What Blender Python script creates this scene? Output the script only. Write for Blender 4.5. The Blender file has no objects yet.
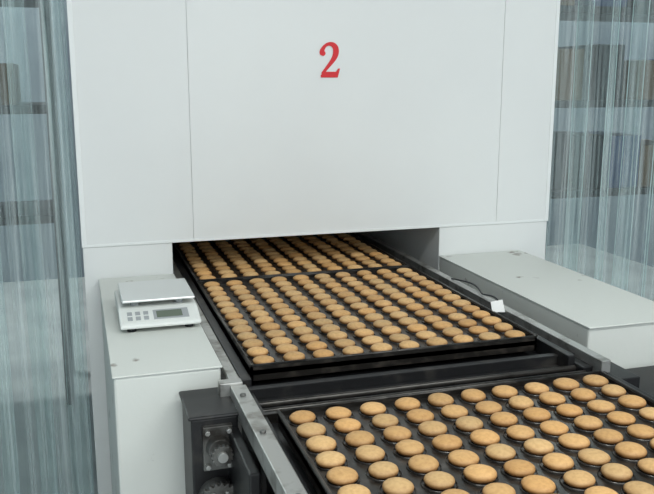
import bpy, bmesh, math, random
from mathutils import Vector, Matrix
random.seed(7)
K=0.65            # unit: camera height above the tray plane
ZT=0.90           # tray plane
S=bpy.context.scene
S.view_settings.view_transform='Standard'

# ---------------------------------------------------------------- materials
def mat(name, col, rough=0.5, metal=0.0, noise=None, spec=0.5, bump=0.0, bscale=60, coat=0.0):
    m=bpy.data.materials.new(name); m.use_nodes=True
    nt=m.node_tree; N=nt.nodes; L=nt.links; b=N['Principled BSDF']
    b.inputs['Base Color'].default_value=(*col,1); b.inputs['Roughness'].default_value=rough
    b.inputs['Metallic'].default_value=metal; b.inputs['Specular IOR Level'].default_value=spec
    b.inputs['Coat Weight'].default_value=coat
    tc=N.new('ShaderNodeTexCoord')
    if noise:
        col2,scale,lo,hi=noise
        n=N.new('ShaderNodeTexNoise'); n.inputs['Scale'].default_value=scale; n.inputs['Detail'].default_value=8
        L.new(tc.outputs['Object'],n.inputs['Vector'])
        r=N.new('ShaderNodeMapRange'); r.inputs['From Min'].default_value=lo; r.inputs['From Max'].default_value=hi
        L.new(n.outputs['Fac'],r.inputs['Value'])
        mx=N.new('ShaderNodeMix'); mx.data_type='RGBA'
        mx.inputs[6].default_value=(*col,1); mx.inputs[7].default_value=(*col2,1)
        L.new(r.outputs['Result'],mx.inputs[0]); L.new(mx.outputs[2],b.inputs['Base Color'])
    if bump:
        n=N.new('ShaderNodeTexNoise'); n.inputs['Scale'].default_value=bscale; n.inputs['Detail'].default_value=4
        L.new(tc.outputs['Object'],n.inputs['Vector'])
        bp=N.new('ShaderNodeBump'); bp.inputs['Strength'].default_value=bump; bp.inputs['Distance'].default_value=0.003
        L.new(n.outputs['Fac'],bp.inputs['Height']); L.new(bp.outputs['Normal'],b.inputs['Normal'])
    return m

M_panel=mat('painted_panel',(0.76,0.775,0.76),0.42,noise=((0.72,0.735,0.725),1.7,0.4,0.75))
M_trim=mat('panel_trim',(0.80,0.82,0.81),0.4)
M_body=mat('chipped_white_paint',(0.68,0.70,0.66),0.5,noise=((0.22,0.19,0.16),11,0.66,0.72),bump=0.15)
M_gap=mat('panel_gap',(0.62,0.63,0.63),0.8)
M_inside=mat('oven_interior',(0.25,0.24,0.22),0.6)
M_black=mat('black_nonstick_tray',(0.013,0.0115,0.010),0.30,noise=((0.06,0.05,0.042),30,0.50,0.75),bump=0.15)
M_rim=mat('worn_tray_rim',(0.06,0.055,0.05),0.28,metal=0.5,noise=((0.02,0.018,0.016),25,0.45,0.6))
M_frame=mat('black_frame_paint',(0.010,0.010,0.011),0.42,noise=((0.05,0.045,0.04),14,0.58,0.8))
M_steel=mat('brushed_steel',(0.50,0.50,0.48),0.38,metal=0.8,noise=((0.16,0.14,0.12),22,0.5,0.75))
M_dsteel=mat('dull_steel',(0.20,0.20,0.19),0.45,metal=0.7,noise=((0.05,0.045,0.04),18,0.45,0.7))
M_red=mat('red_paint',(0.66,0.008,0.015),0.5)
M_white=mat('white_plastic',(0.76,0.78,0.75),0.35)
M_grey=mat('grey_plastic',(0.35,0.37,0.38),0.45)
M_lcd=mat('lcd_window',(0.10,0.13,0.09),0.15)
M_pan=mat('steel_pan',(0.72,0.74,0.73),0.32,metal=0.5)
M_floor=mat('floor_concrete',(0.62,0.65,0.64),0.45,noise=((0.45,0.47,0.48),3,0.4,0.7))
M_wall=mat('wall_paint',(0.30,0.36,0.40),0.7,noise=((0.20,0.24,0.29),2,0.4,0.7))
M_ceil=mat('ceiling_paint',(0.6,0.62,0.63),0.8)
M_blue=mat('blue_crate',(0.03,0.06,0.16),0.5)
M_brown=mat('cardboard',(0.18,0.12,0.07),0.8)
M_dark=mat('dark_machine',(0.015,0.017,0.022),0.5)
M_paper=mat('paper',(0.8,0.8,0.78),0.8)

# cookies
mc=bpy.data.materials.new('baked_cookie'); mc.use_nodes=True
nt=mc.node_tree;N=nt.nodes;L=nt.links;b=N['Principled BSDF']
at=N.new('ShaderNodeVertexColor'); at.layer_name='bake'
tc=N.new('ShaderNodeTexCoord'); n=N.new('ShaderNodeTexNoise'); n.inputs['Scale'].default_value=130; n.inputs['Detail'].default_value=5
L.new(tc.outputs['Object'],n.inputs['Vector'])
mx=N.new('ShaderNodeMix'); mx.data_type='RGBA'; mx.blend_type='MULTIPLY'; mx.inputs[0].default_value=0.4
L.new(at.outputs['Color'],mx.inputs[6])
rr=N.new('ShaderNodeValToRGB'); rr.color_ramp.elements[0].color=(0.6,0.48,0.36,1); rr.color_ramp.elements[0].position=0.3
rr.color_ramp.elements[1].color=(1,1,1,1); rr.color_ramp.elements[1].position=0.6
L.new(n.outputs['Fac'],rr.inputs['Fac']); L.new(rr.outputs['Color'],mx.inputs[7])
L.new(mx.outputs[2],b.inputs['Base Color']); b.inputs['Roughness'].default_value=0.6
bp=N.new('ShaderNodeBump'); bp.inputs['Strength'].default_value=0.4; bp.inputs['Distance'].default_value=0.002
L.new(n.outputs['Fac'],bp.inputs['Height']); L.new(bp.outputs['Normal'],b.inputs['Normal'])
M_cookie=mc

# PVC strips
mp=bpy.data.materials.new('clear_pvc'); mp.use_nodes=True
nt=mp.node_tree;N=nt.nodes;L=nt.links;b=N['Principled BSDF']; out=N['Material Output']
b.inputs['Base Color'].default_value=(0.72,0.83,0.83,1); b.inputs['Roughness'].default_value=0.12; b.inputs['Specular IOR Level'].default_value=1.0
tr=N.new('ShaderNodeBsdfTransparent'); tr.inputs['Color'].default_value=(0.90,0.965,0.96,1)
tc=N.new('ShaderNodeTexCoord'); mpn=N.new('ShaderNodeMapping'); mpn.inputs['Scale'].default_value=(60,60,0.8)
L.new(tc.outputs['Object'],mpn.inputs['Vector'])
n=N.new('ShaderNodeTexNoise'); n.inputs['Scale'].default_value=1.0; n.inputs['Detail'].default_value=4; n.inputs['Roughness'].default_value=0.6
L.new(mpn.outputs['Vector'],n.inputs['Vector'])
r=N.new('ShaderNodeMapRange'); r.inputs['From Min'].default_value=0.40; r.inputs['From Max'].default_value=0.75
r.inputs['To Min'].default_value=0.09; r.inputs['To Max'].default_value=0.50
L.new(n.outputs['Fac'],r.inputs['Value'])
ms=N.new('ShaderNodeMixShader'); L.new(r.outputs['Result'],ms.inputs[0]); L.new(tr.outputs[0],ms.inputs[1]); L.new(b.outputs[0],ms.inputs[2])
L.new(ms.outputs[0],out.inputs['Surface'])
M_pvc=mp
M_pvcedge=mat('pvc_strip_edge',(0.62,0.76,0.76),0.2)

# ---------------------------------------------------------------- geometry
class G:
    def __init__(s): s.bm=bmesh.new(); s.mats=[]
    def mi(s,m):
        if m not in s.mats: s.mats.append(m)
        return s.mats.index(m)
    def box(s,x0,x1,y0,y1,z0,z1,m):
        i=s.mi(m); v=[s.bm.verts.new(p) for p in [(x0,y0,z0),(x1,y0,z0),(x1,y1,z0),(x0,y1,z0),(x0,y0,z1),(x1,y0,z1),(x1,y1,z1),(x0,y1,z1)]]
        for f in [(0,3,2,1),(4,5,6,7),(0,1,5,4),(1,2,6,5),(2,3,7,6),(3,0,4,7)]:
            s.bm.faces.new([v[k] for k in f]).material_index=i
    def cyl(s,a,b_,r,m,seg=20,r2=None):
        i=s.mi(m); a=Vector(a); b_=Vector(b_); d=(b_-a).normalized()
        u=d.orthogonal().normalized(); w=d.cross(u); r2=r if r2 is None else r2
        A=[];B=[]
        for k in range(seg):
            t=2*math.pi*k/seg; o=u*math.cos(t)+w*math.sin(t)
            A.append(s.bm.verts.new(a+o*r)); B.append(s.bm.verts.new(b_+o*r2))
        for k in range(seg):
            f=s.bm.faces.new([A[k],A[(k+1)%seg],B[(k+1)%seg],B[k]]); f.material_index=i; f.smooth=True
        s.bm.faces.new(A[::-1]).material_index=i; s.bm.faces.new(B).material_index=i
    def prism(s,pts,x0,x1,m):
        i=s.mi(m); A=[s.bm.verts.new((x0,p[0],p[1])) for p in pts]; B=[s.bm.verts.new((x1,p[0],p[1])) for p in pts]
        n_=len(pts)
        s.bm.faces.new(A[::-1]).material_index=i; s.bm.faces.new(B).material_index=i
        for k in range(n_): s.bm.faces.new([A[k],A[(k+1)%n_],B[(k+1)%n_],B[k]]).material_index=i
    def lathe(s,c,prof,m,seg=20,smooth=True):
        i=s.mi(m); rings=[]
        for (r_,z_) in prof:
            rings.append([s.bm.verts.new((c[0]+r_*math.cos(2*math.pi*k/seg),c[1]+r_*math.sin(2*math.pi*k/seg),c[2]+z_)) for k in range(seg)])
        for a,b_ in zip(rings,rings[1:]):
            for k in range(seg):
                f=s.bm.faces.new([a[k],a[(k+1)%seg],b_[(k+1)%seg],b_[k]]); f.material_index=i; f.smooth=smooth
        return rings
    def gear(s,c,r,th,m,teeth=18):
        i=s.mi(m); A=[];B=[]
        for k in range(teeth*4):
            t=2*math.pi*k/(teeth*4); rr_=r*(1.0 if k%4<2 else .86)
            A.append(s.bm.verts.new((c[0]+rr_*math.cos(t),c[1],c[2]+rr_*math.sin(t))))
            B.append(s.bm.verts.new((c[0]+rr_*math.cos(t),c[1]+th,c[2]+rr_*math.sin(t))))
        n_=len(A)
        for k in range(n_): s.bm.faces.new([A[k],A[(k+1)%n_],B[(k+1)%n_],B[k]]).material_index=i
        s.bm.faces.new(A).material_index=i; s.bm.faces.new(B[::-1]).material_index=i
    def obj(s,name,parent=None,bevel=0.0):
        bmesh.ops.recalc_face_normals(s.bm,faces=s.bm.faces)
        me=bpy.data.meshes.new(name); s.bm.to_mesh(me); s.bm.free()
        for m in s.mats: me.materials.append(m)
        o=bpy.data.objects.new(name,me); S.collection.objects.link(o)
        if parent: o.parent=parent
        if bevel:
            bv=o.modifiers.new('bevel','BEVEL'); bv.width=bevel; bv.segments=2; bv.limit_method='ANGLE'
        return o
def empty(name):
    e=bpy.data.objects.new(name,None); S.collection.objects.link(e); return e

YH=4.2*K   # oven face
# ---- room
g=G(); g.box(-2.2,4.6,-3,6.6,-0.05,0,M_floor); g.obj('floor')
g=G(); g.box(-2.2,4.6,-3,6.6,3.4,3.45,M_ceil); g.obj('ceiling')
g=G(); g.box(-2.2,4.6,6.6,6.65,0,3.4,M_wall); g.obj('wall_back')
g=G(); g.box(-2.25,-2.2,-3,6.65,0,3.4,M_wall); g.obj('wall_left')
g=G(); g.box(4.6,4.65,-3,6.65,0,3.4,M_wall); g.obj('wall_right')

# ---- tunnel oven
oven=empty('tunnel_oven')
XR=2.69*K; ZB=ZT+0.108; ZTOP=2.35; DY=1.9
xs=[0.0,0.563*K,2.343*K,XR]
g=G(); g.box(0.012,XR-0.012,YH+0.004,YH+DY,ZB+0.012,ZTOP-0.01,M_gap); g.obj('hood_core',oven)
for k in range(3):
    g=G(); g.box(xs[k]+(0.0008 if k else 0),xs[k+1]-(0.0008 if k<2 else 0),YH,YH+0.03,ZB,ZTOP,M_panel); g.obj('hood_panel_%d'%(k+1),oven,0.0004)
g=G(); g.box(-0.002,0.013,YH-0.002,YH+DY,ZB,ZTOP,M_trim); g.box(XR-0.013,XR+0.002,YH-0.002,YH+DY,ZB,ZTOP,M_trim)
g.box(0.013,XR-0.013,YH-0.002,YH,ZB,ZB+0.010,M_trim)
g.obj('hood_side_trim',oven,0.002)
g=G()
g.box(0.0,0.45*K,YH+0.002,YH+DY,0,ZB,M_panel)
g.box(1.98*K,XR,YH+0.002,YH+DY,0,ZB,M_panel)
g.box(0.45*K,1.98*K,YH+0.05,YH+DY,0,ZT-0.16,M_inside)
g.box(0.45*K,1.98*K,YH+DY-0.02,YH+DY,ZT-0.16,ZB,M_inside)
g.obj('tunnel_body',oven,0.003)

# painted red numeral 2
path=[(-.26,.66,.085),(-.28,.72,.10),(-.25,.80,.085),(-.17,.90,.06),(-.05,.955,.06),(.08,.94,.085),(.175,.86,.115),(.20,.74,.125),(.16,.60,.11),(.06,.46,.085),(-.06,.33,.07),(-.17,.21,.06),(-.27,.10,.055)]
cx=1.314*K; cz=ZT+K+0.1035*K; Hn=0.118
bm=bmesh.new(); yy=YH-0.0025
def P2(x,z): return bm.verts.new((cx+x*Hn*.90,yy,cz+(z-.5)*Hn))
def cr(p0,p1,p2,p3,t):
    return tuple(.5*((2*p1[i])+(-p0[i]+p2[i])*t+(2*p0[i]-5*p1[i]+4*p2[i]-p3[i])*t*t+(-p0[i]+3*p1[i]-3*p2[i]+p3[i])*t**3) for i in range(3))
pp=[]
for i in range(len(path)-1):
    a=path[max(i-1,0)];b_=path[i];c=path[i+1];d=path[min(i+2,len(path)-1)]
    for t in range(6): pp.append(cr(a,b_,c,d,t/6))
pp.append(path[-1])
prev=None
for i,p in enumerate(pp):
    q0=pp[max(i-1,0)];q1=pp[min(i+1,len(pp)-1)]
    d=Vector((q1[0]-q0[0],q1[1]-q0[1])).normalized(); nrm=Vector((-d.y,d.x)); w=p[2]*.8
    cur=(P2(p[0]+nrm.x*w,p[1]+nrm.y*w),P2(p[0]-nrm.x*w,p[1]-nrm.y*w))
    if prev: bm.faces.new([prev[0],prev[1],cur[1],cur[0]])
    prev=cur
yy=YH-0.0028
bm.faces.new([P2(-.32,0),P2(.26,0),P2(.34,.26),P2(.27,.26),P2(.20,.165),P2(-.20,.165),P2(-.32,.07)])
for k in [(-.24,.69)]:
    bm.faces.new([P2(k[0]+.085*math.cos(t*math.pi/8),k[1]+.075*math.sin(t*math.pi/8)) for t in range(16)])
bmesh.ops.recalc_face_normals(bm,faces=bm.faces)
me=bpy.data.meshes.new('numeral'); bm.to_mesh(me); bm.free(); me.materials.append(M_red)
o=bpy.data.objects.new('painted_numeral',me); S.collection.objects.link(o); o.parent=oven

# ---- side housings
lh=empty('conveyor_side_housing')
g=G(); g.box(0.074*K,0.447*K,2.73*K,YH-0.002,0,ZT-0.004,M_body); g.obj('housing_body',lh,0.006)
g=G(); g.box(0.070*K,0.452*K,2.725*K,YH-0.006,ZT-0.004,ZT,M_body); g.obj('top_plate',lh,0.0015)
rh=empty('conveyor_side_housing.001')
g=G(); g.box(1.98*K,2.50*K,2.74*K,YH-0.002,0,ZT-0.004,M_body); g.obj('guard_body',rh,0.006)
g=G(); g.box(1.975*K,2.505*K,2.73*K,YH-0.006,ZT-0.004,ZT,M_body); g.obj('guard_top_plate',rh,0.0015)

# ---- conveyor
cv=empty('conveyor')
zr=ZT-0.012
g=G()
g.box(0.50*K,0.535*K,2.62*K,YH+1.5,ZT-0.07,zr,M_frame)
g.box(0.462*K,0.50*K,2.62*K,YH+1.5,ZT-0.03,zr-0.004,M_steel)
g.box(1.725*K,1.755*K,2.50*K,YH+1.5,ZT-0.07,zr,M_frame)
g.box(1.80*K,1.84*K,2.40*K,YH+1.5,ZT-0.05,zr+0.004,M_steel)
g.box(1.755*K,1.80*K,2.45*K,YH+1.5,ZT-0.07,zr-0.02,M_frame)
g.box(1.84*K,1.975*K,2.40*K,YH-0.01,ZT-0.10,ZT-0.06,M_frame)
g.obj('rear_side_rails',cv,0.002)
g=G()
g.box(0.455*K,0.510*K,0.7*K,2.60*K,ZT-0.06,zr-0.006,M_steel)
g.box(0.510*K,0.53*K,0.7*K,2.60*K,ZT-0.10,zr-0.02,M_frame)
g.box(1.76*K,1.82*K,0.7*K,2.38*K,ZT-0.10,zr-0.02,M_frame)
g.box(0.42*K,0.50*K,2.60*K,2.645*K,ZT-0.05,zr,M_steel)
for y in (1.0,1.4,1.8,2.2,2.5):
    g.cyl((0.48*K,y*K,zr-0.008),(0.48*K,y*K,zr-0.001),0.007,M_dsteel,6)
g.obj('front_side_rails',cv,0.002)
g=G()
g.box(0.53*K,1.76*K,0.7*K,YH+1.5,ZT-0.065,ZT-0.050,M_frame)
g.box(0.505*K,1.80*K,2.57*K,2.60*K,ZT-0.050,ZT-0.025,M_frame)
g.box(0.505*K,1.80*K,2.36*K,2.38*K,ZT-0.050,ZT-0.028,M_rim)
for y in (2.44,2.50,3.0,3.6,4.3):
    g.cyl((0.53*K,y*K,ZT-0.044),(1.76*K,y*K,ZT-0.044),0.007,M_rim,14)
g.obj('slat_belt',cv,0.001)
g=G()
for x in (0.51,1.74):
    for y in (0.8,2.3,3.6):
        g.box(x*K-0.012,x*K+0.022,y*K,y*K+0.04,0,ZT-0.06,M_frame)
    g.box(x*K-0.01,x*K+0.02,0.8*K,3.6*K,0.25,0.29,M_frame)
g.box(0.51*K,0.53*K,0.7*K,2.70*K,ZT-0.42,ZT-0.06,M_frame)
g.box(1.84*K,2.6*K,1.2*K,2.70*K,ZT-0.16,ZT-0.12,M_frame)
g.obj('legs',cv,0.002)

# drive unit on left
g=G()
g.box(0.300*K,0.455*K,2.46*K,2.69*K,ZT-0.50,ZT-0.050,M_frame)
g.box(0.290*K,0.46*K,2.45*K,2.70*K,ZT-0.050,ZT-0.042,M_frame)
g.box(0.42*K,0.455*K,2.12*K,2.46*K,ZT-0.42,ZT-0.075,M_frame)
g.obj('chain_case',cv,0.005)
g=G()
fx=0.385*K; fz=ZT-0.110; fy=2.46*K
g.box(fx-.033,fx+.030,fy-.014,fy,fz-.052,fz+.046,M_dsteel)
g.cyl((fx,fy-.012,fz),(fx,fy-.034,fz),0.028,M_dsteel,28,0.024)
g.cyl((fx,fy-.030,fz),(fx,fy-.070,fz),0.011,M_steel,18)
g.gear((fx,fy-.062,fz),.024,.012,M_dsteel,14)
for dx in (-.024,.022):
    for dz in (-.041,.036):
        g.cyl((fx+dx,fy-.014,fz+dz),(fx+dx,fy-.024,fz+dz),0.006,M_steel,6)
fz2=ZT-0.225
g.cyl((fx-.005,fy,fz2),(fx-.005,fy-.03,fz2),0.040,M_dsteel,30)
g.gear((fx-.005,fy-.045,fz2),.047,.012,M_dsteel,22)
g.cyl((fx-.005,fy-.03,fz2),(fx-.005,fy-.07,fz2),0.012,M_steel,18)
for k in range(6):
    a=k*math.pi/3; g.cyl((fx-.005+.029*math.cos(a),fy-.045,fz2+.029*math.sin(a)),(fx-.005+.029*math.cos(a),fy-.052,fz2+.029*math.sin(a)),.0045,M_steel,6)
g.obj('bearing_unit',cv,0.001)

# ---- trays and cookies
X0=0.605*K; PX=(1.64-0.605)/9*K; PY=0.0965*K
def tray(yfront,rows,idx):
    y0=yfront-0.062*K; y1=yfront+(rows-1)*PY+0.062*K; x0=0.545*K; x1=1.70*K
    g=G()
    zb=ZT-0.008
    g.box(x0,x1,y0,y1,zb-0.012,zb,M_black)
    t=0.006
    for (a,b_,c,d) in ((x0,x1,y0,y0+t),(x0,x1,y1-t,y1),(x0,x0+t,y0,y1),(x1-t,x1,y0,y1)):
        g.box(a,b_,c,d,ZT-0.034,ZT+0.001,M_black)
    zt=ZT+.002   # rolled wire rim
    for p,q in (((x0,y0),(x1,y0)),((x1,y0),(x1,y1)),((x1,y1),(x0,y1)),((x0,y1),(x0,y0))):
        g.cyl((p[0],p[1]+.003 if p[1]==y0 else p[1]-.003,zt),(q[0],q[1]+.003 if q[1]==y0 else q[1]-.003,zt),.0035,M_rim,10)
    for r_ in range(rows):
        for c_ in range(10):
            g.lathe((X0+c_*PX,yfront+r_*PY,zb),[(.0312,0.0002),(.0306,0.003),(.0296,0.003),(.0288,0.0002)],M_rim,20)
    g.obj('baking_tray' ,None,0.0)
    bm=bmesh.new(); lay=bm.loops.layers.float_color.new('bake')
    prof=[(.0235,0.000,.0),(.0265,.003,.1),(.0273,.0065,.3),(.0262,.0095,.65),(.0230,.0120,.93),(.0180,.0142,1),(.0110,.0158,1.05),(.0045,.0165,1.08)]
    seg=22
    for r_ in range(rows):
        for c_ in range(10):
            cxx=X0+c_*PX+random.uniform(-.0012,.0012); cyy=yfront+r_*PY+random.uniform(-.001,.001)
            s=random.uniform(.95,1.03); hs=random.uniform(.9,1.1); tone=random.uniform(.82,1.1); warm=random.uniform(-.03,.03)
            ph=random.uniform(0,6.28); ex=random.uniform(0,.03); tx=random.uniform(-.03,.03); ty=random.uniform(-.03,.03)
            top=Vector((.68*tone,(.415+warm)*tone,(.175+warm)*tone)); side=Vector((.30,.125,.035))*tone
            rings=[]
            for (pr,pz,k) in prof:
                rg=[]
                for q in range(seg):
                    t=2*math.pi*q/seg; rad=pr*s*(1+ex*math.cos(2*t+ph)+.008*math.sin(5*t+ph))
                    dx=rad*math.cos(t); dy=rad*math.sin(t)
                    rg.append(bm.verts.new((cxx+dx,cyy+dy,zb+0.0008+pz*hs+(dx*tx+dy*ty)*(pz/.017))))
                rings.append((rg,k))
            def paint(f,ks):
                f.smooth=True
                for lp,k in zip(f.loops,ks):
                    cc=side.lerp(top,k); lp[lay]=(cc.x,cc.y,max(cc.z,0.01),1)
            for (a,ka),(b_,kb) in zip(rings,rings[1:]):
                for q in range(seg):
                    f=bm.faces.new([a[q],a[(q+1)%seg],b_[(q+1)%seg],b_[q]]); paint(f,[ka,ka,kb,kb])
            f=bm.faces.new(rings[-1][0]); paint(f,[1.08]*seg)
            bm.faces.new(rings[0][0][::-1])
    me=bpy.data.meshes.new('cookies'); bm.to_mesh(me); bm.free(); me.materials.append(M_cookie)
    o=bpy.data.objects.new('cookies',me); S.collection.objects.link(o)
tray(2.213*K-12*PY,13,0)
tray(2.745*K,13,1)
tray(2.745*K+12*PY+0.145*K,13,2)

# ---- digital scale
sc=empty('digital_scale')
sx0,sx1=0.125*K,0.450*K; sy0=3.20*K; sy1=sy0+0.30
g=G()
g.prism([(sy0,ZT+.012),(sy0,ZT+.024),(sy0+.085,ZT+.046),(sy1,ZT+.046),(sy1,ZT+.012)],sx0,sx1,M_white)
g.obj('body',sc,0.005)
g=G()
sl=(.022/.085)
def onslope(u,v,off):
    return (sx0+u*(sx1-sx0), sy0+v, ZT+.024+v*sl+off)
def slab(u0,u1,v0,v1,off,m):
    i=g.mi(m)
    a=[g.bm.verts.new(onslope(u,v,off)) for u,v in ((u0,v0),(u1,v0),(u1,v1),(u0,v1))]
    b_=[g.bm.verts.new(onslope(u,v,-.002)) for u,v in ((u0,v0),(u1,v0),(u1,v1),(u0,v1))]
    g.bm.faces.new(a).material_index=i
    for k in range(4): g.bm.faces.new([a[k],b_[k],b_[(k+1)%4],a[(k+1)%4]]).material_index=i
slab(.05,.95,.008,.074,.001,M_white)
slab(.42,.86,.018,.066,.0015,M_grey)
slab(.46,.78,.026,.058,.0025,M_lcd)
for u in (.10,.20,.30):
    slab(u,u+.06,.02,.036,.003,M_grey); slab(u,u+.06,.045,.06,.003,M_grey)
g.obj('display_panel',sc,0.0)
g=G(); xm=(sx0+sx1)/2
for dx in (-.06,.06):
    for dy in (.12,.24): g.cyl((xm+dx,sy0+dy,ZT+.044),(xm+dx,sy0+dy,ZT+.062),.012,M_grey,14)
g.box(sx0+.010,sx1-.004,sy0+.085,sy1,ZT+.060,ZT+.068,M_pan)
g.obj('weighing_pan',sc,0.004)
g=G()
for dx in (.03,sx1-sx0-.03):
    for dy in (.03,.26): g.cyl((sx0+dx,sy0+dy,ZT),(sx0+dx,sy0+dy,ZT+.014),.012,M_dark,14)
g.obj('feet',sc)

# ---- paper tag and cable on right rail
g=G()
bx,by=1.76*K,3.12*K
i=g.mi(M_paper)
vs=[(bx-.012,by,ZT-.014),(bx+.024,by-.01,ZT-.014),(bx+.026,by+.012,ZT+.018),(bx-.008,by+.02,ZT+.012)]
g.bm.faces.new([g.bm.verts.new(p) for p in vs]).material_index=i
vs=[(bx+.024,by-.01,ZT-.014),(bx+.036,by+.015,ZT-.014),(bx+.026,by+.012,ZT+.018)]
g.bm.faces.new([g.bm.verts.new(p) for p in vs]).material_index=i
g.obj('paper_tag')
cu=bpy.data.curves.new('cable','CURVE'); cu.dimensions='3D'; cu.bevel_depth=.0025
sp=cu.splines.new('NURBS'); pts=[(1.82,3.7,-.006),(1.83,3.6,.002),(1.86,3.52,.004),(1.83,3.4,-.002),(1.81,3.35,-.003),(1.82,3.3,.004),(1.84,3.25,.002),(1.82,3.2,-.006)]
sp.points.add(len(pts)-1)
for p,q in zip(sp.points,pts): p.co=(q[0]*K,q[1]*K,ZT+q[2],1)
sp.use_endpoint_u=True
cu.materials.append(M_dark)
o=bpy.data.objects.new('power_cable',cu); S.collection.objects.link(o)

# ---- strip curtains
def curtain(x0,x1,y,name):
    root=empty(name)
    g=G(); i=g.mi(M_pvc); ie=g.mi(M_pvcedge)
    w=.17; x=x0; k=0
    while x<x1-0.02:
        xe=min(x+w,x1); n_=22; rows=14
        yo=y+(0.012 if k%2 else -0.012); ph=random.uniform(0,6.28); am=random.uniform(.005,.012); tw=random.uniform(-.03,.03)
        grid=[]
        for r_ in range(rows+1):
            z=.03+(2.55-.03)*r_/rows; row=[]
            for c_ in range(n_+1):
                t=c_/n_
                dy=am*math.sin(t*9+ph+.5*z)+.003*math.sin(t*24+ph*2)+ .012*(2*t-1)**2 + tw*(1-z/2.55)*(t-.5)
                row.append(g.bm.verts.new((x+(xe-x)*t+.005*math.sin(z*2+ph)*(1-z/2.6),yo+dy,z)))
            grid.append(row)
        for r_ in range(rows):
            for c_ in range(n_):
                f=g.bm.faces.new([grid[r_][c_],grid[r_][c_+1],grid[r_+1][c_+1],grid[r_+1][c_]]); f.material_index=i; f.smooth=True
            for c_ in (0,n_):
                a=grid[r_][c_];b_=grid[r_+1][c_]
                c2=g.bm.verts.new(a.co+Vector((.0012,-.003,0))); d2=g.bm.verts.new(b_.co+Vector((.0012,-.003,0)))
                g.bm.faces.new([a,c2,d2,b_]).material_index=ie
        x+=w*random.uniform(.6,.8); k+=1
    g.obj('strips',root)
    g=G(); g.box(x0-.01,x1+.01,y-.035,y+.035,2.55,2.60,M_dsteel); g.box(x0-.01,x1+.01,y-.02,y+.02,2.60,3.4,M_dsteel)
    g.obj('hanger_rail',root,.002)
curtain(-2.15,-0.012,YH+.04,'strip_curtain')
curtain(XR+0.015,4.55,YH+.04,'strip_curtain')

# ---- background racks seen through strips
def rack(x0,x1,y0,y1,name):
    root=empty(name)
    g=G()
    for x in (x0,x1-.04):
        for y in (y0,y1-.04): g.box(x,x+.04,y,y+.04,0,2.3,M_dark)
    for z in (.9,1.4,1.9): g.box(x0,x1,y0,y1,z,z+.04,M_dark)
    g.obj('rack_frame',root)
    g=G()
    for z in (.94,1.44,1.94):
        x=x0+.06
        while x<x1-.2:
            w=random.uniform(.15,.32); h_=random.uniform(.15,.34)
            if x+w<x1-.045: g.box(x,x+w,y0+.03,y1-.06,z,z+h_,random.choice([M_blue,M_brown,M_dark,M_dark]))
            x+=w+random.uniform(.02,.12)
    g.obj('stored_boxes',root,.004)
rack(-1.5,-0.08,3.9,4.4,'storage_rack')
rack(2.35,4.1,3.9,4.4,'storage_rack')

# ---- lights
def lamp(x,y,p):
    root=empty('ceiling_light')
    g=G(); g.box(x-.65,x+.65,y-.10,y+.10,3.33,3.395,M_trim)
    em=bpy.data.materials.get('tube') 
    if not em:
        em=bpy.data.materials.new('tube'); em.use_nodes=True
        e=em.node_tree.nodes['Principled BSDF']; e.inputs['Emission Color'].default_value=(.95,1,1,1); e.inputs['Emission Strength'].default_value=6
    g.cyl((x-.6,y-.05,3.31),(x+.6,y-.05,3.31),.016,em,12); g.cyl((x-.6,y+.05,3.31),(x+.6,y+.05,3.31),.016,em,12)
    g.obj('fixture',root)
    l=bpy.data.lights.new('tube_light','AREA'); l.shape='RECTANGLE'; l.size=1.2; l.size_y=.2; l.energy=p; l.color=(.97,1,.98)
    o=bpy.data.objects.new('tube_light',l); S.collection.objects.link(o); o.location=(x,y,3.27); o.parent=root
lamp(0.0,0.2,33); lamp(2.0,0.2,33); lamp(1.0,-1.6,40); lamp(-1.2,5.4,45); lamp(3.2,5.4,35)

w=bpy.data.worlds.new('world'); S.world=w; w.use_nodes=True
w.node_tree.nodes['Background'].inputs['Color'].default_value=(.90,.97,1,1)
w.node_tree.nodes['Background'].inputs['Strength'].default_value=1.6

cam=bpy.data.cameras.new('camera'); co=bpy.data.objects.new('camera',cam); S.collection.objects.link(co)
cam.sensor_width=36; cam.lens=808/654*36; cam.clip_start=.02
co.location=(0,0,ZT+K); co.rotation_euler=(math.radians(90-11.68),0,math.radians(-17.17))
S.camera=co
